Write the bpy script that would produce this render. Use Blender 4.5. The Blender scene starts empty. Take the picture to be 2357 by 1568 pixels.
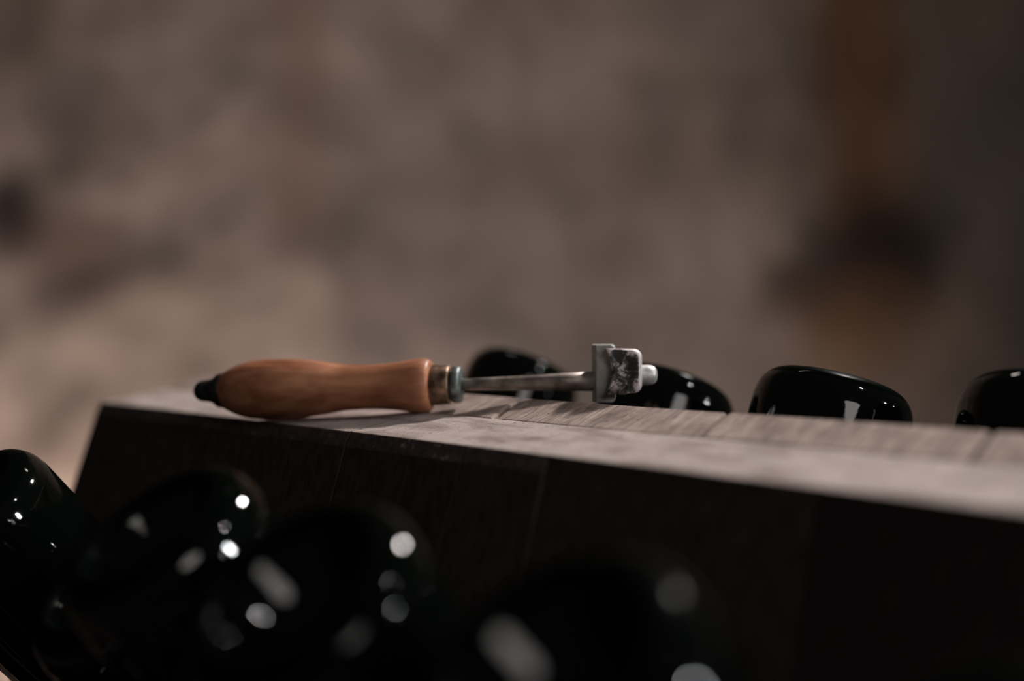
import bpy, bmesh, math, random
from mathutils import Vector, Matrix, noise
R = math.radians
scene = bpy.context.scene
COL = scene.collection
random.seed(4)

# ------------------------------------------------------------------ camera
# World: x runs along the riddling rack, y goes away through it, z up; the joint between its two boards is y = z = 0.
cam_d = bpy.data.cameras.new('camera')
cam = bpy.data.objects.new('camera', cam_d)
COL.objects.link(cam)
CAM = Vector((0.0, -0.40414, 0.06188))
RT = Vector((0.74600, 0.66587, -0.01057)).normalized()
FW = Vector((-0.66578, 0.74536, -0.03423)).normalized()
UP = RT.cross(FW).normalized()
RT = FW.cross(UP).normalized()
m = Matrix((RT, UP, -FW)).transposed().to_4x4()
m.translation = CAM
cam.matrix_world = m
cam_d.sensor_width = 36.0
cam_d.lens = 35.0
cam_d.clip_start = 0.01
cam_d.dof.use_dof = True
cam_d.dof.focus_distance = 0.541
cam_d.dof.aperture_fstop = 1.6
cam_d.dof.aperture_blades = 0
scene.camera = cam

# ------------------------------------------------------------------ world and lamps
world = bpy.data.worlds.new('cellar_air')
scene.world = world
world.use_nodes = True
bg = world.node_tree.nodes['Background']
bg.inputs[0].default_value = (0.90, 0.80, 0.76, 1)
bg.inputs[1].default_value = 0.022

def lamp(name, loc, target, power, size, color, kind='AREA', spot=60, blend=0.6):
    d = bpy.data.lights.new(name, kind)
    d.energy = power
    d.color = color
    if kind == 'AREA':
        d.shape = 'DISK'
        d.size = size
    elif kind == 'SPOT':
        d.shadow_soft_size = size
        d.spot_size = R(spot)
        d.spot_blend = blend
    o = bpy.data.objects.new(name, d)
    COL.objects.link(o)
    o.location = loc
    o.rotation_euler = (Vector(target) - Vector(loc)).to_track_quat('-Z', 'Y').to_euler()
    return o

HEAD = Vector((-0.36, 0.02, 0.02))
def polar(az, el, dist, base=HEAD):
    return base + dist * Vector((math.cos(R(az)) * math.cos(R(el)), math.sin(R(az)) * math.cos(R(el)), math.sin(R(el))))

lamp('ceiling_lamp', polar(88, 45, 1.9), HEAD, 42.0, 0.17, (1.0, 0.94, 0.91))
lamp('side_lamp', polar(21, 48, 1.6), HEAD, 3.0, 0.038, (1.0, 0.97, 0.97))
lamp('gallery_lamp', polar(24, 15, 2.2), HEAD, 14.0, 0.145, (0.95, 0.97, 1.0))
lamp('handle_fill', polar(-28, 22, 2.2), HEAD, 5.5, 0.80, (1.0, 0.95, 0.92))  # unseen fill light, added to brighten the near side of the handle
# lamp that stands low before the cellar wall and lights it
lamp('wall_lamp', (-2.6, 0.9, -1.2), (-2.75, 1.5, -0.1), 50.0, 0.25, (1.0, 0.84, 0.74))
lamp('vault_lamp', (-1.1, 0.9, 1.9), (-2.3, 2.0, 0.1), 8.0, 0.4, (1.0, 0.86, 0.78))

vs = scene.view_settings
vs.view_transform = 'Standard'
vs.look = 'None'
vs.exposure = 0.0
vs.gamma = 1.0
vs.use_curve_mapping = False

# ------------------------------------------------------------------ material helpers
def mat(name):
    mt = bpy.data.materials.new(name)
    mt.use_nodes = True
    nt = mt.node_tree
    return mt, nt, nt.nodes['Principled BSDF']

def N(nt, kind, **kw):
    n = nt.nodes.new(kind)
    for k, v in kw.items():
        if k in n.inputs:
            n.inputs[k].default_value = v
        else:
            setattr(n, k, v)
    return n

def link(nt, a, ao, b, bi):
    nt.links.new(a.outputs[ao], b.inputs[bi])

def coords(nt, scale=(1, 1, 1), rot=(0, 0, 0), loc=(0, 0, 0), out='Object'):
    tc = N(nt, 'ShaderNodeTexCoord')
    mp = N(nt, 'ShaderNodeMapping')
    mp.inputs['Scale'].default_value = scale
    mp.inputs['Rotation'].default_value = rot
    mp.inputs['Location'].default_value = loc
    link(nt, tc, out, mp, 'Vector')
    return mp

def ramp(nt, stops):
    r = N(nt, 'ShaderNodeValToRGB')
    el = r.color_ramp.elements
    while len(el) > 1:
        el.remove(el[-1])
    el[0].position, el[0].color = stops[0][0], (*stops[0][1], 1)
    for p, c in stops[1:]:
        e = el.new(p)
        e.color = (*c, 1)
    return r

def noise_n(nt, vec, scale, detail=4, rough=0.55, dist=0.0):
    n = N(nt, 'ShaderNodeTexNoise')
    n.inputs['Scale'].default_value = scale
    n.inputs['Detail'].default_value = detail
    n.inputs['Roughness'].default_value = rough
    n.inputs['Distortion'].default_value = dist
    if vec:
        link(nt, vec, 0, n, 'Vector')
    return n

def mix(nt, a, b, fac, mode='MIX'):
    x = N(nt, 'ShaderNodeMix', data_type='RGBA', blend_type=mode)
    for s, v in ((6, a), (7, b), (0, fac)):
        if hasattr(v, 'outputs'):
            nt.links.new(v.outputs[0] if v.bl_idname != 'ShaderNodeMix' else v.outputs[2], x.inputs[s])
        elif isinstance(v, (int, float)):
            x.inputs[s].default_value = v
        else:
            x.inputs[s].default_value = (*v, 1)
    return x

def bump(nt, h, strength, dist, bsdf, prev=None):
    b = N(nt, 'ShaderNodeBump')
    b.inputs['Strength'].default_value = strength
    b.inputs['Distance'].default_value = dist
    nt.links.new(h.outputs[0], b.inputs['Height'])
    if prev:
        nt.links.new(prev.outputs[0], b.inputs['Normal'])
    nt.links.new(b.outputs[0], bsdf.inputs['Normal'])
    return b

MAT = {}
def make_materials():
    # pale sawn end grain on the rack's top
    def sawn(key, streak, blotch_lo, tint):
        mt, nt, b = mat('sawn_oak_' + key)
        c1 = coords(nt, (1, 1, 1))
        cs = coords(nt, (720, 45, 45), rot=(0, 0, R(6)))
        grain = noise_n(nt, cs, 1.0, 3, 0.65)
        wide = noise_n(nt, coords(nt, (110, 16, 16), rot=(0, 0, R(6))), 1.0, 3, 0.6)
        blotch = noise_n(nt, coords(nt, (26, 60, 40)), 1.0, 5, 0.62)
        fine = noise_n(nt, c1, 1300, 3, 0.7)
        pits = noise_n(nt, coords(nt, (260, 420, 300)), 1.0, 3, 0.55)
        g = ramp(nt, [(0.25, tuple(v * (1 - streak) for v in tint)), (0.52, tint), (0.8, tuple(v * (1 + 0.35 * streak) for v in tint))])
        link(nt, grain, 0, g, 0)
        w = ramp(nt, [(0.3, (1 - streak * 0.6,) * 3), (0.6, (1.04, 1.03, 1.03))])
        link(nt, wide, 0, w, 0)
        bl = ramp(nt, [(0.30, blotch_lo), (0.52, (1, 1, 1)), (0.75, (1.16, 1.15, 1.15))])
        link(nt, blotch, 0, bl, 0)
        x = mix(nt, mix(nt, g, w, 1.0, 'MULTIPLY'), bl, 1.0, 'MULTIPLY')
        p = ramp(nt, [(0.30, (0.16, 0.13, 0.12)), (0.38, (1, 1, 1))])
        link(nt, pits, 0, p, 0)
        x2 = mix(nt, x, p, 0.7, 'MULTIPLY')
        nt.links.new(x2.outputs[2], b.inputs['Base Color'])
        b.inputs['Roughness'].default_value = 0.92
        b.inputs['Specular IOR Level'].default_value = 0.12
        b1 = bump(nt, grain, 0.35 + streak * 0.5, 0.0007, b)
        bump(nt, fine, 0.6, 0.0005, b, b1)
        MAT[key] = mt
    sawn('top', 0.66, (0.70, 0.66, 0.63), (0.415, 0.325, 0.282))
    sawn('top_front', 0.16, (0.50, 0.45, 0.42), (0.445, 0.375, 0.340))

    # dark, greasy face of the planks
    mt, nt, b = mat('blackened_oak')
    c1 = coords(nt, (1, 1, 1))
    cz = coords(nt, (260, 260, 9))
    grain = noise_n(nt, cz, 1.0, 4, 0.6)
    blotch = noise_n(nt, c1, 22, 4, 0.6)
    g = ramp(nt, [(0.3, (0.016, 0.0115, 0.010)), (0.7, (0.046, 0.033, 0.029))])
    link(nt, grain, 0, g, 0)
    sc = noise_n(nt, coords(nt, (60, 900, 60), rot=(0.5, 0, 0.6)), 1.0, 2, 0.5)
    dust = noise_n(nt, c1, 700, 2, 0.7)
    sr = ramp(nt, [(0.70, (0, 0, 0)), (0.76, (1, 1, 1))])
    link(nt, dust, 0, sr, 0)
    br = ramp(nt, [(0.5, (0, 0, 0)), (0.7, (1, 1, 1))])
    link(nt, blotch, 0, br, 0)
    mm = mix(nt, sr, br, 1.0, 'MULTIPLY')
    oi = N(nt, 'ShaderNodeObjectInfo')
    tone = ramp(nt, [(0.0, (0.55, 0.55, 0.55)), (1.0, (1.35, 1.30, 1.28))])
    nt.links.new(oi.outputs['Random'], tone.inputs[0])
    x = mix(nt, mix(nt, g, tone, 1.0, 'MULTIPLY'), (0.22, 0.18, 0.16), mm)
    nt.links.new(x.outputs[2], b.inputs['Base Color'])
    b.inputs['Roughness'].default_value = 0.62
    b.inputs['Specular IOR Level'].default_value = 0.25
    bump(nt, grain, 0.5, 0.0008, b)
    MAT['face'] = mt

    # worn bevel: dark wood rubbed brown, with nicks
    mt, nt, b = mat('rubbed_oak_edge')
    c1 = coords(nt, (1, 1, 1))
    n1 = noise_n(nt, c1, 260, 4, 0.65)
    n2 = noise_n(nt, c1, 45, 3, 0.5)
    g = ramp(nt, [(0.35, (0.036, 0.026, 0.024)), (0.60, (0.085, 0.062, 0.057)), (0.70, (0.38, 0.32, 0.30))])
    a = N(nt, 'ShaderNodeMath', operation='ADD')
    s = N(nt, 'ShaderNodeMath', operation='MULTIPLY')
    s.inputs[1].default_value = 0.45
    link(nt, n2, 0, s, 0)
    link(nt, n1, 0, a, 0)
    nt.links.new(s.outputs[0], a.inputs[1])
    s2 = N(nt, 'ShaderNodeMath', operation='MULTIPLY')
    s2.inputs[1].default_value = 0.7
    nt.links.new(a.outputs[0], s2.inputs[0])
    nt.links.new(s2.outputs[0], g.inputs[0])
    nt.links.new(g.outputs[0], b.inputs['Base Color'])
    b.inputs['Roughness'].default_value = 0.7
    b.inputs['Specular IOR Level'].default_value = 0.25
    bump(nt, n1, 0.4, 0.0008, b)
    MAT['edge'] = mt

    # turned handle
    mt, nt, b = mat('varnished_beech')
    c1 = coords(nt, (1, 1, 1))
    cg = coords(nt, (14, 150, 150))
    grain = noise_n(nt, cg, 1.0, 4, 0.55, 0.3)
    bl = noise_n(nt, coords(nt, (26, 60, 60)), 1.0, 3, 0.55)
    g = ramp(nt, [(0.25, (0.36, 0.135, 0.062)), (0.52, (0.50, 0.210, 0.110)), (0.78, (0.60, 0.280, 0.160))])
    link(nt, grain, 0, g, 0)
    d = ramp(nt, [(0.34, (0.42, 0.32, 0.26)), (0.62, (1, 1, 1))])
    link(nt, bl, 0, d, 0)
    x = mix(nt, g, d, 0.85, 'MULTIPLY')
    nt.links.new(x.outputs[2], b.inputs['Base Color'])
    b.inputs['Roughness'].default_value = 0.42
    b.inputs['Specular IOR Level'].default_value = 0.45
    bump(nt, grain, 0.12, 0.0005, b)
    MAT['handle'] = mt

    def metal(key, dark, light, rough, scale, metallic=0.85, lo=0.4, hi=0.62, bst=0.35):
        mt, nt, b = mat(key)
        c1 = coords(nt, (1, 1, 1))
        n1 = noise_n(nt, c1, scale, 6, 0.65)
        n2 = noise_n(nt, c1, scale * 7, 3, 0.6)
        g = ramp(nt, [(lo, dark), (hi, light)])
        link(nt, n1, 0, g, 0)
        nt.links.new(g.outputs[0], b.inputs['Base Color'])
        b.inputs['Metallic'].default_value = metallic
        b.inputs['Roughness'].default_value = rough
        bump(nt, n2, bst, 0.0003, b)
        return mt
    MAT['plate'] = metal('dull_steel', (0.30, 0.30, 0.285), (0.52, 0.52, 0.50), 0.55, 90, 0.55)
    MAT['shaft'] = metal('brown_steel', (0.20, 0.165, 0.14), (0.42, 0.36, 0.32), 0.48, 70, 0.7)
    MAT['collar'] = metal('verdigris_steel', (0.09, 0.105, 0.10), (0.26, 0.30, 0.29), 0.45, 120, 0.7)
    MAT['ferrule'] = metal('tarnished_brass', (0.12, 0.075, 0.05), (0.40, 0.26, 0.17), 0.42, 100, 0.8)
    MAT['tail'] = metal('blackened_iron', (0.012, 0.012, 0.012), (0.07, 0.06, 0.055), 0.5, 120, 0.7)
    MAT['plug'] = metal('bare_steel', (0.52, 0.51, 0.50), (0.80, 0.79, 0.79), 0.45, 160, 0.45)
    # claw: black plating worn through to pale metal; lit right rim painted pale
    mt, nt, b = mat('worn_plating')
    c1 = coords(nt, (1, 1, 1))
    n0 = noise_n(nt, c1, 110, 3, 0.6, 0.4)
    n1 = noise_n(nt, c1, 520, 5, 0.75)
    tc = N(nt, 'ShaderNodeTexCoord')
    at = N(nt, 'ShaderNodeAttribute')
    at.attribute_name = 'wear_rim_light'
    a = N(nt, 'ShaderNodeMath', operation='MULTIPLY_ADD')
    a.inputs[1].default_value = 0.55
    nt.links.new(n1.outputs[0], a.inputs[0])
    nt.links.new(n0.outputs[0], a.inputs[2])
    a2 = N(nt, 'ShaderNodeMath', operation='ADD')
    nt.links.new(a.outputs[0], a2.inputs[0])
    nt.links.new(at.outputs['Fac'], a2.inputs[1])
    g = ramp(nt, [(0.66, (0.035, 0.031, 0.033)), (0.74, (0.16, 0.145, 0.15)), (0.79, (0.60, 0.52, 0.51)), (0.95, (0.80, 0.74, 0.73))])
    nt.links.new(a2.outputs[0], g.inputs[0])
    nt.links.new(g.outputs[0], b.inputs['Base Color'])
    b.inputs['Metallic'].default_value = 0.25
    b.inputs['Roughness'].default_value = 0.5
    bump(nt, a, 0.35, 0.0005, b)
    MAT['claw'] = mt

    # very dark green bottle glass with a film of cellar dust
    mt, nt, b = mat('dark_bottle_glass')
    c1 = coords(nt, (1, 1, 1))
    n1 = noise_n(nt, c1, 60, 5, 0.7)
    n2 = noise_n(nt, c1, 1500, 2, 0.7)
    g = ramp(nt, [(0.68, (0.0012, 0.0022, 0.0016)), (0.80, (0.035, 0.036, 0.038))])
    am = N(nt, 'ShaderNodeMath', operation='MULTIPLY_ADD')
    am.inputs[1].default_value = 0.5
    nt.links.new(n1.outputs[0], am.inputs[0])
    s3 = N(nt, 'ShaderNodeMath', operation='MULTIPLY')
    s3.inputs[1].default_value = 0.55
    nt.links.new(n2.outputs[0], s3.inputs[0])
    nt.links.new(s3.outputs[0], am.inputs[2])
    nt.links.new(am.outputs[0], g.inputs[0])
    nt.links.new(g.outputs[0], b.inputs['Base Color'])
    tc = N(nt, 'ShaderNodeTexCoord')
    sx = N(nt, 'ShaderNodeSeparateXYZ')
    link(nt, tc, 'Object', sx, 0)
    mr = N(nt, 'ShaderNodeMapRange')
    for k, v in (('From Min', -0.0045), ('From Max', -0.0015), ('To Min', 0.05), ('To Max', 0.4)):
        mr.inputs[k].default_value = v
    link(nt, sx, 0, mr, 'Value')
    nt.links.new(mr.outputs[0], b.inputs['Roughness'])
    m2 = N(nt, 'ShaderNodeMapRange')
    for k, v in (('From Min', -0.0068), ('From Max', -0.0048), ('To Min', 0.5), ('To Max', 0.006)):
        m2.inputs[k].default_value = v
    link(nt, sx, 0, m2, 'Value')
    nt.links.new(m2.outputs[0], b.inputs['Specular IOR Level'])
    b.inputs['IOR'].default_value = 1.5
    bump(nt, n1, 0.12, 0.0008, b)
    MAT['glass'] = mt
    MAT['cap'] = metal('crown_cap_metal', (0.35, 0.34, 0.33), (0.6, 0.59, 0.57), 0.35, 60, 0.9)

    # cellar wall: chalky brown stone with dark and orange-brown blotches
    mt, nt, b = mat('chalk_cellar_wall')
    c1 = coords(nt, (1, 1, 1))
    n1 = noise_n(nt, c1, 1.6, 5, 0.6, 0.3)
    n2 = noise_n(nt, c1, 9, 5, 0.6)
    g = ramp(nt, [(0.30, (0.155, 0.118, 0.098)), (0.55, (0.245, 0.195, 0.170)), (0.75, (0.30, 0.235, 0.200))])
    link(nt, n1, 0, g, 0)
    d = ramp(nt, [(0.3, (0.82, 0.81, 0.80)), (0.6, (1.04, 1.04, 1.04))])
    link(nt, n2, 0, d, 0)
    cur = mix(nt, g, d, 1.0, 'MULTIPLY')
    warp = N(nt, 'ShaderNodeMixRGB', blend_type='ADD')
    wn = noise_n(nt, c1, 4.0, 3, 0.6)
    warp.inputs[0].default_value = 0.16
    nt.links.new(c1.outputs[0], warp.inputs[1])
    nt.links.new(wn.outputs[1], warp.inputs[2])
    # (x, z, half width, half height, colour, strength) in the wall's own frame
    off = 0.08
    BLOTCHES = [(1.45, 0.55, 0.60, 1.2, (0.115, 0.082, 0.064), 0.7), (1.05, 0.80, 0.14, 0.80, (0.110, 0.052, 0.024), 0.85),
              (1.09, 0.21, 0.21, 0.21, (0.024, 0.015, 0.012), 0.95), (0.93, 0.10, 0.18, 0.12, (0.045, 0.028, 0.022), 0.8),
              (1.06, -0.05, 0.22, 0.18, (0.16, 0.085, 0.045), 0.6),
              (-1.50, 0.32, 0.13, 0.12, (0.030, 0.022, 0.021), 0.9), (-1.32, 0.22, 0.17, 0.17, (0.075, 0.050, 0.040), 0.75),
              (-1.34, 0.67, 0.13, 0.14, (0.080, 0.064, 0.064), 0.6), (-0.63, 0.80, 0.10, 0.6, (0.16, 0.10, 0.075), 0.5),
              (0.22, 0.46, 0.50, 0.15, (0.12, 0.092, 0.080), 0.6), (-1.40, -0.16, 0.14, 0.10, (0.10, 0.08, 0.07), 0.4)]
    for sx, sz, w, h, c, st in BLOTCHES:
        mp = N(nt, 'ShaderNodeMapping')
        mp.vector_type = 'TEXTURE'
        mp.inputs['Location'].default_value = (sx + off, off, sz + off)
        mp.inputs['Scale'].default_value = (w, 50, h)
        nt.links.new(warp.outputs[0], mp.inputs[0])
        ln = N(nt, 'ShaderNodeVectorMath', operation='LENGTH')
        nt.links.new(mp.outputs[0], ln.inputs[0])
        mr = N(nt, 'ShaderNodeMapRange', interpolation_type='SMOOTHSTEP')
        mr.inputs['From Min'].default_value = 0.35
        mr.inputs['From Max'].default_value = 1.5
        mr.inputs['To Min'].default_value = st
        mr.inputs['To Max'].default_value = 0.0
        nt.links.new(ln.outputs['Value'], mr.inputs['Value'])
        cur = mix(nt, cur, c, mr)
    nt.links.new(cur.outputs[2], b.inputs['Base Color'])
    b.inputs['Roughness'].default_value = 0.95
    b.inputs['Specular IOR Level'].default_value = 0.1
    bump(nt, n2, 0.25, 0.012, b)
    MAT['wall'] = mt

    mt, nt, b = mat('packed_cellar_floor')
    n1 = noise_n(nt, coords(nt), 3, 6, 0.6)
    g = ramp(nt, [(0.3, (0.05, 0.042, 0.036)), (0.7, (0.12, 0.10, 0.088))])
    link(nt, n1, 0, g, 0)
    nt.links.new(g.outputs[0], b.inputs['Base Color'])
    b.inputs['Roughness'].default_value = 0.9
    bump(nt, n1, 0.4, 0.02, b)
    MAT['floor'] = mt
make_materials()

# ------------------------------------------------------------------ object helpers
def put(name, me, mats, parent=None, smooth=False):
    o = bpy.data.objects.new(name, me)
    COL.objects.link(o)
    for k in ([mats] if isinstance(mats, str) else mats):
        if MAT[k].name not in [s.name for s in me.materials if s]:
            me.materials.append(MAT[k])
    if parent:
        o.parent = parent
    if smooth:
        for p in me.polygons:
            p.use_smooth = True
    return o

def empty(name, loc=(0, 0, 0), label=None, cat=None, group=None):
    o = bpy.data.objects.new(name, None)
    o.empty_display_size = 0.05
    COL.objects.link(o)
    o.location = loc
    if label:
        o['label'] = label
        o['category'] = cat
    if group:
        o['group'] = group
    return o

def bm_mesh(bm, name):
    bmesh.ops.recalc_face_normals(bm, faces=bm.faces)
    me = bpy.data.meshes.new(name)
    bm.to_mesh(me)
    bm.free()
    return me

def lathe_x(profile, seg=48, name='lathe', cap=True):
    """profile: (t along local x, radius)"""
    bm = bmesh.new()
    rings = []
    for t, r in profile:
        if r < 1e-6:
            rings.append([bm.verts.new((t, 0, 0))])
        else:
            rings.append([bm.verts.new((t, r * math.cos(2 * math.pi * k / seg), r * math.sin(2 * math.pi * k / seg))) for k in range(seg)])
    for a, b in zip(rings, rings[1:]):
        for k in range(seg):
            k2 = (k + 1) % seg
            if len(a) == 1 and len(b) == 1:
                continue
            if len(a) == 1:
                bm.faces.new((a[0], b[k2], b[k]))
            elif len(b) == 1:
                bm.faces.new((a[k], a[k2], b[0]))
            else:
                bm.faces.new((a[k], a[k2], b[k2], b[k]))
    if cap:
        for r in (rings[0], rings[-1]):
            if len(r) > 1:
                bm.faces.new(r)
    return bm_mesh(bm, name)

def spline(pts, sub=5):
    out = []
    n = len(pts)
    for i in range(n - 1):
        p0, p1, p2, p3 = pts[max(i - 1, 0)], pts[i], pts[i + 1], pts[min(i + 2, n - 1)]
        for k in range(sub):
            t = k / sub
            out.append(tuple(0.5 * (2 * p1[j] + (p2[j] - p0[j]) * t + (2 * p0[j] - 5 * p1[j] + 4 * p2[j] - p3[j]) * t * t
                                    + (3 * p1[j] - p0[j] - 3 * p2[j] + p3[j]) * t ** 3) for j in range(2)))
    out.append(pts[-1])
    return out

# ------------------------------------------------------------------ the cellar
FLOOR_Z = -1.42
def build_cellar():
    bm = bmesh.new()
    bmesh.ops.create_grid(bm, x_segments=40, y_segments=40, size=4.5)
    for v in bm.verts:
        v.co.z = 0.008 * noise.noise(v.co * 1.5) - 0.008
    me = bm_mesh(bm, 'floor')
    o = put('floor', me, 'floor', smooth=True)
    o.location = (-1.2, 0.6, FLOOR_Z)
    o['kind'] = 'structure'
    hd = Vector((-0.66578, 0.74536, 0)).normalized()
    nx, nz = 220, 90
    wx, z0, z1 = 3.4, -1.45, 2.1
    bm = bmesh.new()
    grid = []
    for j in range(nz + 1):
        row = []
        for i in range(nx + 1):
            x = -wx + 2 * wx * i / nx
            z = z0 + (z1 - z0) * j / nz
            p = Vector((x, 0, z))
            y = 0.08 * noise.noise(p * 1.1) + 0.022 * noise.noise(p * 3.7 + Vector((7, 1, 3))) + 0.006 * noise.noise(p * 9)
            row.append(bm.verts.new((x, y, z)))
        grid.append(row)
    for j in range(nz):
        for i in range(nx):
            bm.faces.new((grid[j][i], grid[j][i + 1], grid[j + 1][i + 1], grid[j + 1][i]))
    # thickness behind the rough face
    bk = [bm.verts.new((sx * wx, 0.4, zz)) for sx, zz in ((-1, z0), (1, z0), (1, z1), (-1, z1))]
    bm.faces.new(bk)
    me = bm_mesh(bm, 'wall_back')
    o = put('wall_back', me, 'wall', smooth=True)
    o.location = CAM.xy.to_3d() + hd * 3.0
    o.rotation_euler = (0, 0, math.atan2(hd.y, hd.x) - math.pi / 2)
    o['kind'] = 'structure'
build_cellar()

# ------------------------------------------------------------------ riddling rack
FEY, FEZ = -0.05500, -0.00578   # front top edge of the front board; the joint is at (0, 0)
BEY, BEZ = 0.03552, 0.00952     # back top edge of the back board
LEAN_F, LEAN_B = R(20), R(18)
RAD = 0.0442                    # bottle radius

def axis_dir(side, e, sx):
    return Vector((sx, -math.cos(e) if side == 'f' else math.cos(e), math.sin(e))).normalized()

def hole_point(side, X, d):
    if side == 'f':
        return Vector((X, FEY - d * math.sin(LEAN_F), FEZ - d * math.cos(LEAN_F)))
    return Vector((X, BEY + d * math.sin(LEAN_B), BEZ - d * math.cos(LEAN_B)))

# side, X of the hole, distance down the board, axis elevation, sideways lean, length outside, label
BOTTLES = []
def addb(side, X, d, e, sx, L, label):
    BOTTLES.append((side, X, d, R(e), sx, L, label))
F1, B1 = 0.167, 0.166
addb('f', -0.566, F1, 51.7, 0.009, 0.163, 'dark bottle at the left end of the rack, its base against the bare wall')
addb('f', -0.467, F1, 54.0, 0.00, 0.118, 'low-set dark bottle, second from the left on the rack front')
addb('f', -0.368, F1, 56.5, -0.079, 0.166, 'black bottle on the rack front under the handle of the tool')
addb('f', -0.275, F1, 53.5, 0.015, 0.169, 'black bottle below the plank seam that runs down under the wooden handle')
addb('f', -0.145, F1, 54.2, -0.123, 0.168, 'big out-of-focus black bottle at bottom centre right, below the steel claw')
addb('f', -0.038, F1, 53.0, -0.09, 0.160, 'nearest dark bottle, cut off by the bottom right corner')
addb('b', -0.509, B1, 61.9, 0.048, 0.186, 'dark bottle behind the tool shaft, leftmost of the far row')
addb('b', -0.374, B1, 64.7, 0.076, 0.176, 'dark bottle directly behind the steel claw')
addb('b', -0.257, B1, 71.3, 0.101, 0.175, 'dark bottle right of the claw, standing clear behind the rack')
addb('b', -0.133, B1, 67.3, 0.012, 0.179, 'dark bottle at the right edge of the picture behind the rack')
F2 = F1 + 0.165
for X, e, sx, L, lab in ((-0.635, 51, 0.0, 0.166, 'leftmost'), (-0.53, 50, 0.0, 0.166, 'second from left'), (-0.425, 52, 0.0, 0.165, 'third from left'), (-0.32, 50, 0.02, 0.168, 'fourth from left'), (-0.205, 51, 0.0, 0.166, 'fifth from left')):
    addb('f', X, F2, e, sx, L, 'dark bottle in the lower front row, %s of the lower bottles' % lab)

FRONT_X = [-0.7253, -0.4318, -0.3430, -0.2897, -0.1608, -0.020, 0.105, 0.235, 0.36]
BACK_X = [(-0.7253, 0.0), (-0.560, 0.0), (-0.3856, -0.27), (-0.2487, -0.10), (-0.1253, 0.0), (-0.005, 0.0), (0.12, 0.0), (0.24, 0.0), (0.36, 0.0)]

def hole_cutters():
    out = []
    holes = set()
    for side, X, d, e, sx, L, lab in BOTTLES:
        bm = bmesh.new()
        bmesh.ops.create_cone(bm, cap_ends=True, segments=40, radius1=RAD + 0.0022, radius2=RAD + 0.0022, depth=0.36)
        me = bm_mesh(bm, 'cut')
        o = bpy.data.objects.new('cut', me)
        COL.objects.link(o)
        ax = axis_dir(side, e, sx)
        q = ax.to_track_quat('Z', 'Y')
        o.matrix_world = Matrix.Translation(hole_point(side, X, d) - ax * 0.03) @ q.to_matrix().to_4x4()
        out.append((side, X, o))
    return out

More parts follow.
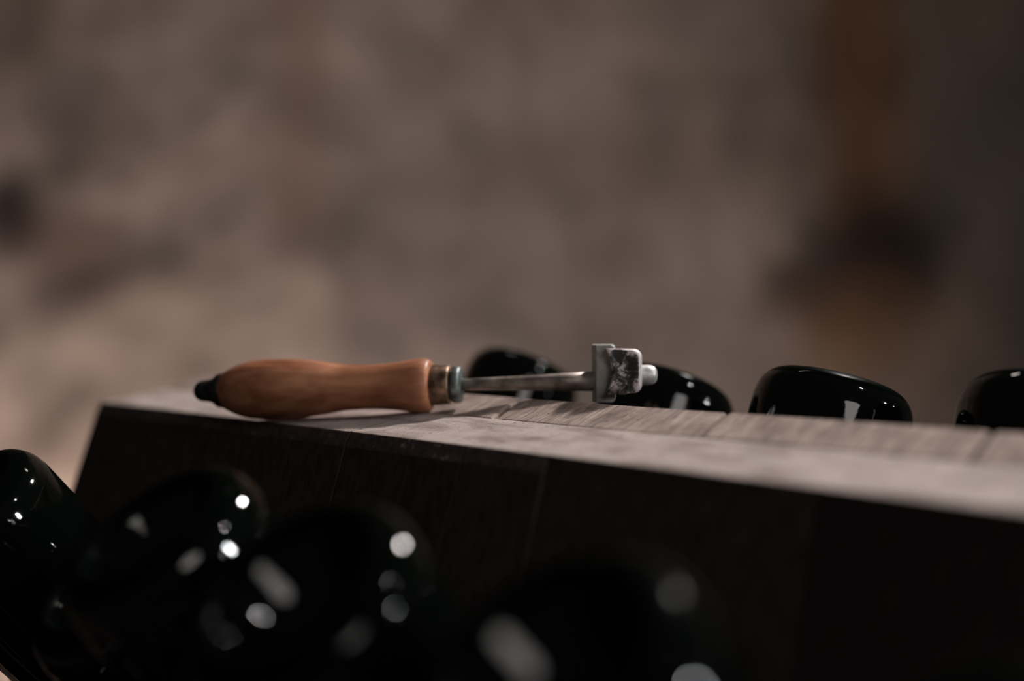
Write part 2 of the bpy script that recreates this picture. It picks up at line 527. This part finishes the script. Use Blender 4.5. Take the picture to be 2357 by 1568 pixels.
def build_rack():
    root = empty('riddling_rack', (-0.2, 0.0, FLOOR_Z), 'wooden riddling rack of upright planks, black faces and pale sawn top', 'rack')
    inv = Matrix.Translation(-Vector(root.location))
    cutters = hole_cutters()
    made = []
    def plank(x0, x1, k0, k1, side, topdz, bev):
        gap = 0.00004 if side == 'f' else 0.0007
        bm = bmesh.new()
        def shift(k, y):
            return k * (min(max(y, 0.0), BEY) - BEY) if side == 'b' else 0.0
        if side == 'f':
            run = (FEZ - FLOOR_Z) * math.tan(LEAN_F)
            if bev:
                sec = [(FEY, FEZ + topdz), (FEY - 0.0038, FEZ + topdz - 0.0072), (FEY - run, FLOOR_Z), (FEY - run + 0.055, FLOOR_Z), (-0.004, -0.012), (-0.0005, topdz)]
            else:
                sec = [(FEY, FEZ + topdz), (FEY - run, FLOOR_Z), (FEY - run + 0.055, FLOOR_Z), (-0.004, -0.012), (-0.0005, topdz)]
        else:
            run = (BEZ - FLOOR_Z) * math.tan(LEAN_B)
            sec = [(0.0005, topdz), (0.004, -0.012), (BEY + run - 0.036, FLOOR_Z), (BEY + run, FLOOR_Z), (BEY, BEZ + topdz)]
        va = [bm.verts.new((x0 + gap + shift(k0, y), y, z)) for y, z in sec]
        vb = [bm.verts.new((x1 - gap + shift(k1, y), y, z)) for y, z in sec]
        n = len(sec)
        for i in range(n):
            j = (i + 1) % n
            bm.faces.new((va[i], va[j], vb[j], vb[i]))
        bm.faces.new(va)
        bm.faces.new(vb[::-1])
        bmesh.ops.recalc_face_normals(bm, faces=bm.faces)
        # knock the arrises off
        def wants(e):
            va_, vb_ = e.verts
            if max(va_.co.z, vb_.co.z) < -0.05 or any(abs(v.co.z + 0.012) < 1e-5 for v in e.verts):
                return False
            if side == 'f':        # the sawn front top is flush: only the outer arrises are broken
                return max(va_.co.y, vb_.co.y) < FEY + 1e-4
            return True
        eds = [e for e in bm.edges if wants(e)]
        bmesh.ops.bevel(bm, geom=eds, offset=0.0010 if side == 'f' else 0.0023, segments=2, affect='EDGES', profile=0.5)
        me = bm_mesh(bm, 'plank')
        o = bpy.data.objects.new('plank', me)
        COL.objects.link(o)
        for sd, X, c in cutters:
            if sd == side and x0 - 0.14 < X < x1 + 0.14:
                md = o.modifiers.new('hole', 'BOOLEAN')
                md.object = c
                md.solver = 'EXACT'
        made.append((o, side, bev, topdz))
    rnd = random.Random(11)
    for i in range(len(FRONT_X) - 1):
        plank(FRONT_X[i], FRONT_X[i + 1] - (0.0008 if i == 0 else 0.0), 0, 0, 'f', -0.0004, i < 3)
    for i in range(len(BACK_X) - 1):
        (x0, k0), (x1, k1) = BACK_X[i], BACK_X[i + 1]
        plank(x0, x1, k0, k1, 'b', -0.0004 - rnd.random() * 0.0006, False)
    bpy.context.view_layer.update()
    dg = bpy.context.evaluated_depsgraph_get()
    for o, side, bev, topdz in made:
        me = bpy.data.meshes.new_from_object(o.evaluated_get(dg))
        o.modifiers.clear()
        o.data = me
        me.materials.clear()
        for k in ('face', 'top' if side == 'b' else 'top_front', 'edge'):
            me.materials.append(MAT[k])
        for p in me.polygons:
            if p.normal.z > 0.86 and p.center.z > -0.0125:
                p.material_index = 1
            elif p.normal.z > 0.3 and p.center.z > -0.020 and bev:
                p.material_index = 2
            elif p.normal.z > 0.3 and p.center.z > -0.0125:
                p.material_index = 1 if side == 'b' else 2
            else:
                p.material_index = 0
        o.parent = root
        o.matrix_parent_inverse = inv
    for sd, X, c in cutters:
        me = c.data
        bpy.data.objects.remove(c)
        bpy.data.meshes.remove(me)
build_rack()

# ------------------------------------------------------------------ bottles (base at x = 0, neck towards -x)
def bottle_profiles():
    p = [(-0.030, 0.0), (-0.028, 0.008), (-0.020, 0.018), (-0.008, 0.0255), (-0.0012, 0.0290), (0.0, 0.0315), (-0.0006, 0.0345), (-0.0035, 0.0388),
         (-0.0085, 0.0422), (-0.0150, 0.0438), (-0.022, RAD), (-0.06, RAD), (-0.10, RAD), (-0.140, RAD), (-0.158, 0.0436), (-0.172, 0.0418), (-0.188, 0.0375),
         (-0.205, 0.0318), (-0.222, 0.0258), (-0.240, 0.0208), (-0.262, 0.0172), (-0.285, 0.0152), (-0.291, 0.0150), (-0.2915, 0.0166), (-0.297, 0.0168), (-0.2975, 0.0148),
         (-0.304, 0.0142), (-0.304, 0.0100)]
    a = spline(p[:22], 4) + p[22:]
    cap = [(-0.296, 0.0171), (-0.2985, 0.0172), (-0.300, 0.0160), (-0.3055, 0.0156), (-0.3068, 0.0140), (-0.3070, 0.0)]
    return a, cap

def build_bottles():
    a, cap = bottle_profiles()
    glass = lathe_x(a, 72, 'glass')
    capm = lathe_x(cap, 42, 'crown_cap')
    for side, X, d, e, sx, L, label in BOTTLES:
        ax = axis_dir(side, e, sx)
        E = hole_point(side, X, d) + ax * L
        root = empty('champagne_bottle', E, label, 'bottle', 'champagne bottles in the riddling rack')
        root.rotation_euler = (ax.to_track_quat('X', 'Z') @ Matrix.Rotation(random.uniform(0, 6.28), 3, 'X').to_quaternion()).to_euler()
        put('glass', glass, 'glass', root, True)
        put('crown_cap', capm, 'cap', root, True)
build_bottles()

# ------------------------------------------------------------------ disgorging tool (local x along the tool, y away, z up)
def build_tool():
    B = Vector((-0.50189, -0.05070, -0.00485))
    yaw = R(34)
    slope = 0.02506
    root = empty('disgorging_tool', B, 'steel disgorging tool with turned orange-brown wooden handle lying on the rack', 'tool')
    root.rotation_euler = (0, 0, yaw)
    ax_z = lambda t: 0.01845 + slope * t
    def turned(name, prof, key, seg=56, parent=root):
        o = put(name, lathe_x(prof, seg, name), key, parent, True)
        o.location = (0, 0, ax_z(0))
        o.rotation_euler = (0, -math.atan(slope), 0)
        return o
    prof = spline([(-0.0366, 0.0096), (-0.0358, 0.0110), (-0.0328, 0.0127), (-0.0272, 0.0152), (-0.0194, 0.0172), (-0.0095, 0.0181), (0.0009, 0.0181), (0.0131, 0.0175),
                   (0.0253, 0.0160), (0.0371, 0.0141), (0.0452, 0.0135), (0.0569, 0.0133), (0.0688, 0.0140), (0.0804, 0.0155), (0.0860, 0.0160), (0.0893, 0.0157), (0.0914, 0.0147), (0.0923, 0.0128), (0.0925, 0.0105)], 4)
    turned('handle', prof, 'handle')
    turned('tail_cap', [(-0.0352, 0.0070), (-0.0358, 0.0104), (-0.0372, 0.0107), (-0.0400, 0.0101), (-0.0416, 0.0088), (-0.0424, 0.0062)], 'tail')
    turned('knob', spline([(-0.0405, 0.0082), (-0.0428, 0.0078), (-0.0455, 0.0069), (-0.0490, 0.0065), (-0.0522, 0.0057), (-0.0546, 0.0034), (-0.0552, 0.0)], 4), 'tail')
    turned('ferrule', [(0.0918, 0.0095), (0.0920, 0.0117), (0.0930, 0.0120), (0.0965, 0.0118), (0.1000, 0.0115), (0.1026, 0.0115), (0.1035, 0.0109), (0.1040, 0.0090)], 'ferrule')
    turned('collar', [(0.1034, 0.0090), (0.1048, 0.0092), (0.1052, 0.0106), (0.1060, 0.0109), (0.1086, 0.0107), (0.1098, 0.0101), (0.1102, 0.0075), (0.1102, 0.0020)], 'collar')
    turned('shaft', [(0.1090, 0.0034), (0.128, 0.0038), (0.1492, 0.0044), (0.168, 0.0051), (0.1900, 0.0059)], 'shaft', 32)
    # the post plate: a bar with one corner taken off
    zc = 0.0278
    bm = bmesh.new()
    hh = 0.0164
    u0, u1, f, bk = 0.1866, 0.1998, -0.0066, 0.0056
    sec = [(u0, f + 0.0042), (u0 + 0.0026, f), (u1, f), (u1, bk), (u0, bk)]
    vb = [bm.verts.new((x, y, zc - hh)) for x, y in sec]
    vt = [bm.verts.new((x, y, zc + hh)) for x, y in sec]
    for i in range(5):
        j = (i + 1) % 5
        bm.faces.new((vb[i], vb[j], vt[j], vt[i]))
    bm.faces.new(vb[::-1])
    bm.faces.new(vt)
    bmesh.ops.recalc_face_normals(bm, faces=bm.faces)
    # rounded right-hand corners
    eds = [e for e in bm.edges if abs(e.verts[0].co.x - u1) < 1e-6 and abs(e.verts[1].co.x - u1) < 1e-6 and abs(e.verts[0].co.z - e.verts[1].co.z) < 1e-6]
    bmesh.ops.bevel(bm, geom=eds, offset=0.0024, segments=5, affect='EDGES', profile=0.5)
    bmesh.ops.bevel(bm, geom=[e for e in bm.edges if e.calc_face_angle(0) > 0.6], offset=0.0004, segments=2, affect='EDGES', profile=0.5)
    put('post_plate', bm_mesh(bm, 'post_plate'), 'plate', root)
    # the claw: curved jaw with a hollow gripping edge
    zj, hj = 0.0296, 0.0129
    ua, ub = 0.1948, 0.2150
    def outline(arc, k, dz):
        pts = []
        na, nr = 14, 8
        # left edge from top to bottom, hollow
        for i in range(na + 1):
            w = 1 - 2 * i / na
            pts.append((ua + arc * (1 - w * w) + (1 - abs(w)) * 0.0004, w * hj * 0.985))
        rr = 0.0046
        hr = hj * 0.955
        xr = ua + (ub - ua) * k
        # bottom edge to the right
        for i in range(1, 6):
            s = i / 6
            pts.append((ua + (xr - rr - ua) * s, -hj * 0.985 + (hj * 0.985 - hr - dz) * -s * -1))
        for i in range(nr + 1):
            t = -math.pi / 2 + (math.pi / 2) * i / nr
            pts.append((xr - rr + rr * math.cos(t), -hr + dz + rr + rr * math.sin(t)))
        for i in range(nr + 1):
            t = (math.pi / 2) * i / nr
            pts.append((xr - rr + rr * math.cos(t), hr - dz - rr + rr * math.sin(t)))
        for i in range(5, 0, -1):
            s = i / 6
            pts.append((ua + (xr - rr - ua) * s, hj * 0.985 - (hj * 0.985 - hr + dz) * s))
        return pts
    rings = []
    f0, f1 = -0.0052, -0.0140
    fr = 0.0026
    rings.append((outline(0.0028, 1.0, 0.0), f0))
    rings.append((outline(0.0028, 1.0, 0.0), f1 + fr))
    for i in range(1, 7):
        t = math.pi / 2 * i / 6
        ins = fr * (1 - math.cos(t))
        rings.append((outline(0.0028 + 0.0020 * i / 6, 1.0 - ins / (ub - ua), ins * 0.30), f1 + fr - fr * math.sin(t)))
    bm = bmesh.new()
    lay = bm.verts.layers.float.new('wear_rim_light')
    vr = []
    for ri, (pts, y) in enumerate(rings):
        row = []
        for (x, z) in pts:
            v = bm.verts.new((x, y, zj + z))
            edge = max(0.0, (x - (ub - 0.0050)) / 0.005)  # paler towards the right rim: the light it catches, put into the colour
            v[lay] = 0.05 + 0.30 * min(1, edge) if ri < len(rings) - 2 else -0.02 + 0.05 * min(1, edge)
            row.append(v)
        vr.append(row)
    n = len(vr[0])
    for a, b in zip(vr, vr[1:]):
        for i in range(n):
            j = (i + 1) % n
            bm.faces.new((a[i], a[j], b[j], b[i]))
    bm.faces.new(vr[0])
    # front: strips from the hollow edge to the right, slightly dished
    last = vr[-1]
    c = Vector((0, 0, 0))
    na = 14
    left = last[:na + 1]
    zs = [v.co.z for v in left]
    front = bmesh.ops.contextual_create if False else None
    xr = max(v.co.x for v in last)
    cen = bm.verts.new(((ua + xr) / 2 + 0.002, last[0].co.y + 0.0012, zj))
    cen[lay] = 0.02
    inner = []
    for v in last:
        p = v.co.lerp(cen.co, 0.45)
        p.y = v.co.y + 0.0009
        w = bm.verts.new(p)
        w[lay] = -0.02
        inner.append(w)
    for i in range(n):
        j = (i + 1) % n
        bm.faces.new((last[i], last[j], inner[j], inner[i]))
        bm.faces.new((inner[i], inner[j], cen))
    put('claw', bm_mesh(bm, 'claw'), 'claw', root, True)
    turned('pivot_end', spline([(0.1985, 0.0057), (0.2080, 0.0058), (0.2160, 0.0059), (0.2195, 0.0057), (0.2220, 0.0048), (0.2234, 0.0030), (0.2239, 0.0)], 4), 'plug', 36).location.z += 0.0027
build_tool()
